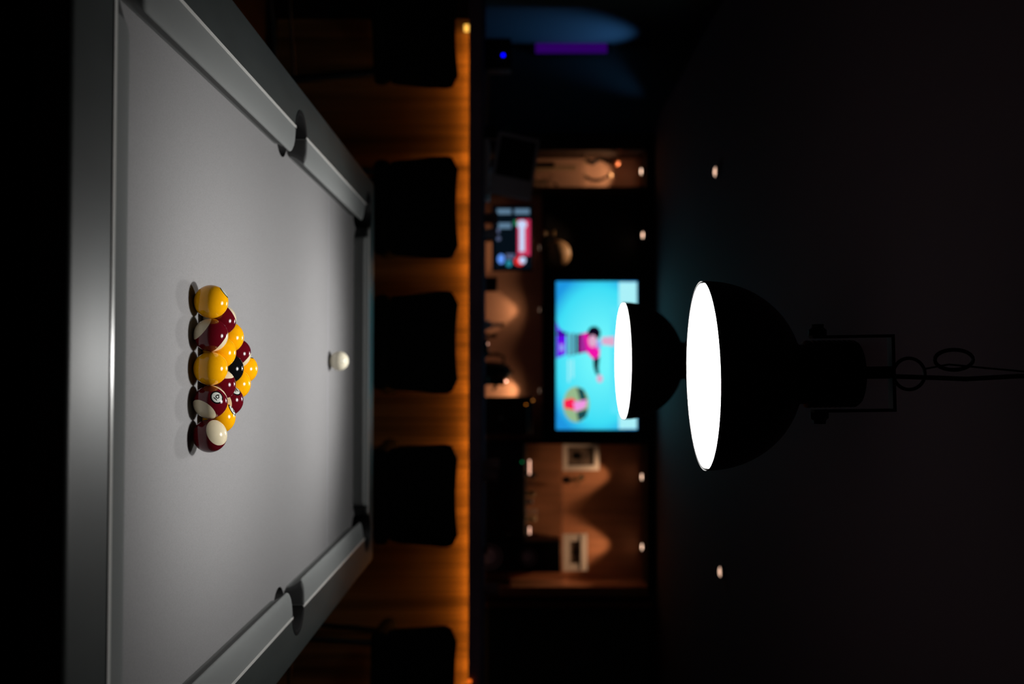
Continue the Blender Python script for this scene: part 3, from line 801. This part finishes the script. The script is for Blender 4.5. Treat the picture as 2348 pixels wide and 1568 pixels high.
t = empty('card_reader', stand(1125, 652, 6.95, 0.94), 'small black upright card reader against the left alcove glow', 'card reader')
bm = bmesh.new(); box(bm, -0.050, 0.050, -0.03, 0.03, 0.0, 0.02, bev=0.005); sharp(link('base', bm, M['cabinetblack'], t))
bm = bmesh.new(); box(bm, -0.012, 0.012, -0.012, 0.012, 0.02, 0.16); link('stem', bm, M['cabinetblack'], t)
bm = bmesh.new(); box(bm, -0.050, 0.050, -0.02, 0.02, 0.16, 0.255, bev=0.008); sharp(link('reader', bm, M['cabinetblack'], t))
def bottle(px, py, Y, z, h, r, m, label, group=None, name='bottle', cat='bottle'):
    t = empty(name, stand(px, py, Y, z), label, cat, group)
    bm = bmesh.new(); lathe(bm, [(0, 0), (r, 0), (r, h * .55), (r * .85, h * .65), (r * .36, h * .76), (r * .34, h * .96), (0, h * .96)], 24, cap=False); sharp(link('body', bm, m, t), 60)
    bm = bmesh.new(); lathe(bm, [(0, h * .93), (r * .42, h * .93), (r * .42, h), (0, h)], 16, cap=False); sharp(link('cap', bm, M['cabinetblack'], t))
    return t
bottle(1120, 745, 6.9, 0.94, 0.30, 0.036, M['grey'], 'grey bottle silhouetted in the left alcove glow', 'bottles in the alcove')
bottle(1120, 770, 6.9, 0.94, 0.25, 0.036, M['cabinetblack'], 'shorter black bottle between the grey bottle and the tall black bottle', 'bottles in the alcove')
bottle(1120, 812, 6.9, 0.94, 0.27, 0.030, M['cabinetblack'], 'slim black bottle just left of the kettle', 'bottles in the alcove')
# tiny lit beads in small black holders
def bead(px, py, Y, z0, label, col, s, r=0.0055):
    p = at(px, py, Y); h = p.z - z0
    t = empty('bead_light', (p.x, Y, z0), label, 'light', 'tiny lights')
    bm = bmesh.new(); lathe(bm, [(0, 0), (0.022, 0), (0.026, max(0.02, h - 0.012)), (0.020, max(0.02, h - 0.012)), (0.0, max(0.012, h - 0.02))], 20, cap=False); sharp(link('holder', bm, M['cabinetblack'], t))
    bm = bmesh.new(); bmesh.ops.create_uvsphere(bm, u_segments=10, v_segments=8, radius=r, matrix=Matrix.Translation((0, 0, h))); link('bead_glow', bm, emit('bead_glow', col, s), t)
PEACH = (1.0, 0.50, 0.36)
bead(1117, 788, 5.55, 1.150, 'left one of two touching tiny peach lights on the bar', PEACH, 5.5)
bead(1116, 803, 5.60, 1.150, 'right one of two touching tiny peach lights on the bar', PEACH, 5.5)
bead(1161, 874, 6.80, 0.94, 'tiny bright peach light beside the kettle rim', PEACH, 6.5, 0.0065)
bead(1107, 873, 5.66, 1.150, 'tiny peach light on the bar below the kettle', PEACH, 4.0)
bead(1222, 918, 6.75, 0.94, 'tiny dim orange light at the top of the coffee machine', (1, 0.35, 0.06), 0.9)
bead(1111, 1260, 5.55, 1.150, 'tiny dim blue light on the right of the bar', (0.35, 0.4, 1.0), 1.6)
def tumbler(px, py, Y, z, h, r, m, label):
    t = lobj('tumbler', [(0, 0), (r * .85, 0), (r, h), (r * .93, h), (r * .80, 0.008), (0, 0.008)], m, loc=stand(px, py, Y, z), seg=24)
    return tag(t, label, 'glass', 'glasses on the bar')
tumbler(1120, 1066, 5.45, 1.150, 0.085, 0.033, M['pink'], 'pinkish glass on the bar under the right niche, left of the two')
tumbler(1120, 1090, 5.50, 1.150, 0.075, 0.030, M['pink'], 'shorter pinkish glass beside the other under the right niche')
tumbler(1120, 1352, 5.50, 1.150, 0.080, 0.034, M['pink'], 'pinkish glass on the bar right of the wall unit')
tumbler(1105, 500, 5.60, 1.150, 0.075, 0.032, M['pink'], 'pinkish glass on the bar below the left side of the monitor')
tumbler(1105, 535, 5.62, 1.150, 0.070, 0.030, M['grey'], 'grey glass on the bar below the middle of the monitor')

# narrow left niche ornaments
t = empty('figurine', stand(1345, 368, 7.15, 1.816), 'dark curved figurine on the upper shelf, left side of narrow niche', 'ornament', 'niche ornaments')
bm = bmesh.new(); lathe(bm, [(0, 0), (0.035, 0), (0.035, 0.012), (0, 0.012)], 20, cap=False); sharp(link('base', bm, M['gold'], t))
bm = bmesh.new(); tube(bm, [(0, 0, 0.01), (0.015, 0, 0.06), (-0.012, 0, 0.12), (0.014, 0, 0.19), (0.0, 0, 0.225)], [0.014, 0.02, 0.013, 0.016, 0.008], 12); link('body', bm, M['cabinetblack'], t)
bm = bmesh.new(); bmesh.ops.create_uvsphere(bm, u_segments=14, v_segments=10, radius=0.021, matrix=Matrix.Translation((0.02, 0, 0.235))); link('head', bm, M['orange'], t, True)
t = empty('figurine', stand(1345, 405, 7.15, 1.816), 'small crescent figurine with pale ball, right side of narrow niche', 'ornament', 'niche ornaments')
bm = bmesh.new(); tube(bm, [(0.0, 0, 0.012), (0.022, 0, 0.05), (0.028, 0, 0.10), (0.012, 0, 0.15), (-0.008, 0, 0.175)], [0.012, 0.011, 0.011, 0.010, 0.006], 12); link('body', bm, M['cabinetblack'], t)
bm = bmesh.new(); lathe(bm, [(0, 0), (0.028, 0), (0.028, 0.012), (0, 0.012)], 20, cap=False); sharp(link('base', bm, M['gold'], t))
bm = bmesh.new(); bmesh.ops.create_uvsphere(bm, u_segments=14, v_segments=10, radius=0.020, matrix=Matrix.Translation((-0.008, 0, 0.185))); link('head', bm, M['gold'], t, True)
def vase(px, py, Y, z, h, r, m, label):
    t = lobj('vase', [(0, 0), (r * .5, 0), (r * .75, h * .12), (r, h * .38), (r * .85, h * .62), (r * .38, h * .82), (r * .42, h), (r * .36, h), (r * .32, h * .83), (0, h * .7)], m, loc=stand(px, py, Y, z), seg=32)
    return tag(t, label, 'vase', 'niche vases')
vase(1225, 378, 7.08, 0.94, 0.66, 0.045, M['black'], 'tall dark vase low in the narrow left niche')
vase(1300, 385, 7.21, 0.94, 0.82, 0.042, M['gold'], 'tan vase behind the dark vase in the narrow niche')
vase(1270, 353, 7.16, 0.94, 0.72, 0.030, M['gold'], 'slim tan vase at the left edge of the narrow niche')
t = empty('potted_plant', stand(1270, 418, 7.10, 0.94), 'dark leafy plant at the lower right of the narrow niche', 'plant')
bm = bmesh.new(); lathe(bm, [(0, 0), (0.035, 0), (0.042, 0.40), (0.036, 0.40), (0, 0.38)], 20, cap=False); sharp(link('pot', bm, M['cabinetblack'], t))
link('foliage', leaves(26, 0.06, 0.40, 0.66, 0.055, 8), M['leaf'], t)

# black niche: tan bowl tilted against a dark board
t = empty('bowl', stand(1287, 583, 7.12, 1.535), 'tan rounded bowl leaning in the black niche left of the television', 'bowl')
bm = bmesh.new(); lathe(bm, [(0, 0), (0.05, 0.006), (0.085, 0.035), (0.100, 0.080), (0.096, 0.080), (0.08, 0.04), (0.045, 0.014), (0, 0.010)], 36, cap=False)
bmesh.ops.transform(bm, matrix=Matrix.Rotation(math.radians(-20), 4, 'Y') @ Matrix.Rotation(math.radians(-62), 4, 'X'), verts=bm.verts)
zm = min(v.co.z for v in bm.verts); bmesh.ops.translate(bm, vec=(0, 0, -zm), verts=bm.verts)
sharp(link('body', bm, M['gold'], t), 60)
t = tag(lobj('candle_holder', [(0, 0), (0.03, 0), (0.012, 0.02), (0.012, 0.05), (0.028, 0.07), (0.024, 0.072), (0, 0.06)], M['gold'], loc=stand(1265, 535, 7.14, 1.535), seg=24), 'small tan candle holder left of the bowl in the black niche', 'candle holder')

# wide right niche
t = empty('mini_fridge', (0, 0, 0), 'low black fridge in the wide right niche with a tiny green light', 'fridge')
fx0, fx1 = at(1150, 1012, 7.03).x, at(1150, 1238, 7.03).x
t.location = ((fx0 + fx1) / 2, 7.16, 0.94); hw_ = (fx1 - fx0) / 2; fh = at(1207, 1100, 7.03).z - 0.94
bm = bmesh.new(); box(bm, -hw_, hw_, -0.10, 0.11, 0, fh, bev=0.006); sharp(link('body', bm, M['cabinetblack'], t))
bm = bmesh.new(); box(bm, -hw_ + .005, hw_ - .005, -0.13, -0.102, 0.01, fh - .01, bev=0.004); dr = sharp(link('door', bm, M['cabinetblack'], t))
bm = bmesh.new(); box(bm, hw_ - .05, hw_ - .035, -0.15, -0.131, 0.12, fh - .12, bev=0.003); link('handle', bm, M['blackmetal'], dr)
q = at(1197, 1059, 7.03); bm = bmesh.new(); bmesh.ops.create_uvsphere(bm, u_segments=10, v_segments=8, radius=0.006, matrix=Matrix.Translation((q.x - t.location.x, -0.132, q.z - 0.94))); link('indicator_light', bm, emit('green_indicator', (0.0, 0.5, 0.15), 0.55), t)
ftop = 0.94 + fh
def warm_bar(px, py, label, wd):  # short emissive face on a black holder
    p = at(px, py, 7.08); t = empty('glow_bar', (p.x, 7.08, ftop), label, 'light', 'glowing bars on the fridge')
    bm = bmesh.new(); box(bm, -wd - .006, wd + .006, -0.005, 0.02, 0, 0.038, bev=0.003); sharp(link('holder', bm, M['cabinetblack'], t))
    bm = bmesh.new(); box(bm, -wd, wd, -0.008, -0.004, p.z - ftop - .004, p.z - ftop + .006); link('glowing_face', bm, emit('warm_face', (1.0, 0.52, 0.36), 1.9), t)
warm_bar(1214, 1071, 'left short warm glowing bar on top of the black fridge', 0.050)
warm_bar(1214, 1216, 'right short warm glowing bar on top of the black fridge', 0.024)
for i, (py, h, r) in enumerate([(1090, .075, .022), (1108, .06, .026), (1132, .07, .024), (1150, .05, .02), (1172, .085, .02), (1189, .08, .022)]):
    tt = lobj('jar', [(0, 0), (r, 0), (r, h * .8), (r * .8, h * .86), (r * .8, h), (0, h)], [M['steel'], M['glass'], M['gold']][i % 3], loc=stand(1220, py, 7.16, ftop), seg=24)
    tag(tt, ['steel jar beside the left glowing bar on the fridge', 'clear squat jar second from left on the fridge', 'tan jar third from left on the fridge', 'small steel jar in the middle right of the fridge top',
             'tall clear jar second from the right glowing bar', 'tan jar nearest the right glowing bar'][i], 'jar', 'jars on the fridge')
x0, x1 = at(1200, 1240, 7.05).x, at(1200, 1312, 7.05).x
t = empty('speaker', ((x0 + x1) / 2, 7.15, 0.94), 'tall black cabinet speaker right of the fridge under the glass shelf', 'speaker')
hh = 1.640 - 0.94
bm = bmesh.new(); box(bm, -(x1 - x0) / 2, (x1 - x0) / 2, -0.11, 0.11, 0, hh, bev=0.006); sharp(link('cabinet', bm, M['cabinetblack'], t))
for zc_, rr_ in ((0.2, 0.085), (0.47, 0.06)):
    bm = bmesh.new(); lathe(bm, [(0, 0.0), (rr_ * .3, 0.006), (rr_ * .85, -0.006), (rr_, 0.004), (rr_, -0.01), (0, -0.01)], 32, cap=False)
    bmesh.ops.transform(bm, matrix=Matrix.Translation((0, -0.112, zc_)) @ Matrix.Rotation(PI / 2, 4, 'X'), verts=bm.verts); link('speaker_cone', bm, M['grey'], t)
SH = 1.658
def frame(px0, px1, py0, py1, label, rim, line=False):
    Y = 7.12; a, b = at(px0, py0, Y), at(px1, py1, Y); wd, h = b.x - a.x, b.z - SH
    t = empty('picture_frame', ((a.x + b.x) / 2, Y, SH), label, 'picture frame', 'frames on the glass shelf')
    T = Matrix.Rotation(math.radians(-8), 4, 'X'); hw = wd / 2
    def fin(bm, n, m, par=t): bmesh.ops.transform(bm, matrix=T, verts=bm.verts); return sharp(link(n, bm, m, par))
    bm = bmesh.new()
    box(bm, -hw, hw, -0.012, 0.006, 0, rim); box(bm, -hw, hw, -0.012, 0.006, h - rim, h); box(bm, -hw, -hw + rim, -0.012, 0.006, rim, h - rim); box(bm, hw - rim, hw, -0.012, 0.006, rim, h - rim)
    fin(bm, 'border', M['white'])
    bm = bmesh.new(); box(bm, -hw + rim, hw - rim, -0.004, 0.004, rim, h - rim); fin(bm, 'picture', M['photo'])
    if line:
        bm = bmesh.new(); box(bm, -hw + .01, hw - .01, -0.0145, -0.0125, h * .66, h * .73); fin(bm, 'dark_line', M['cabinetblack'])
    bm = bmesh.new(); box(bm, -0.02, 0.02, 0.006, 0.05, 0.0, h * .5); link('easel_back', bm, M['cabinetblack'], t)
frame(1290, 1375, 1013, 1079, 'taller pale picture frame with dark photograph on the glass shelf', 0.036)
frame(1290, 1347, 1224, 1309, 'wide white bordered picture frame with dark line on the glass shelf', 0.052, True)
t = empty('shelf_plant', stand(1290, 1100, 7.14, SH), 'small dark plant beside the taller picture frame on the glass shelf', 'plant')
bm = bmesh.new(); lathe(bm, [(0, 0), (0.022, 0), (0.03, 0.05), (0.026, 0.05), (0, 0.045)], 20, cap=False); sharp(link('pot', bm, M['cabinetblack'], t))
link('foliage', leaves(18, 0.05, 0.06, 0.13, 0.05, 5), M['leaf'], t)
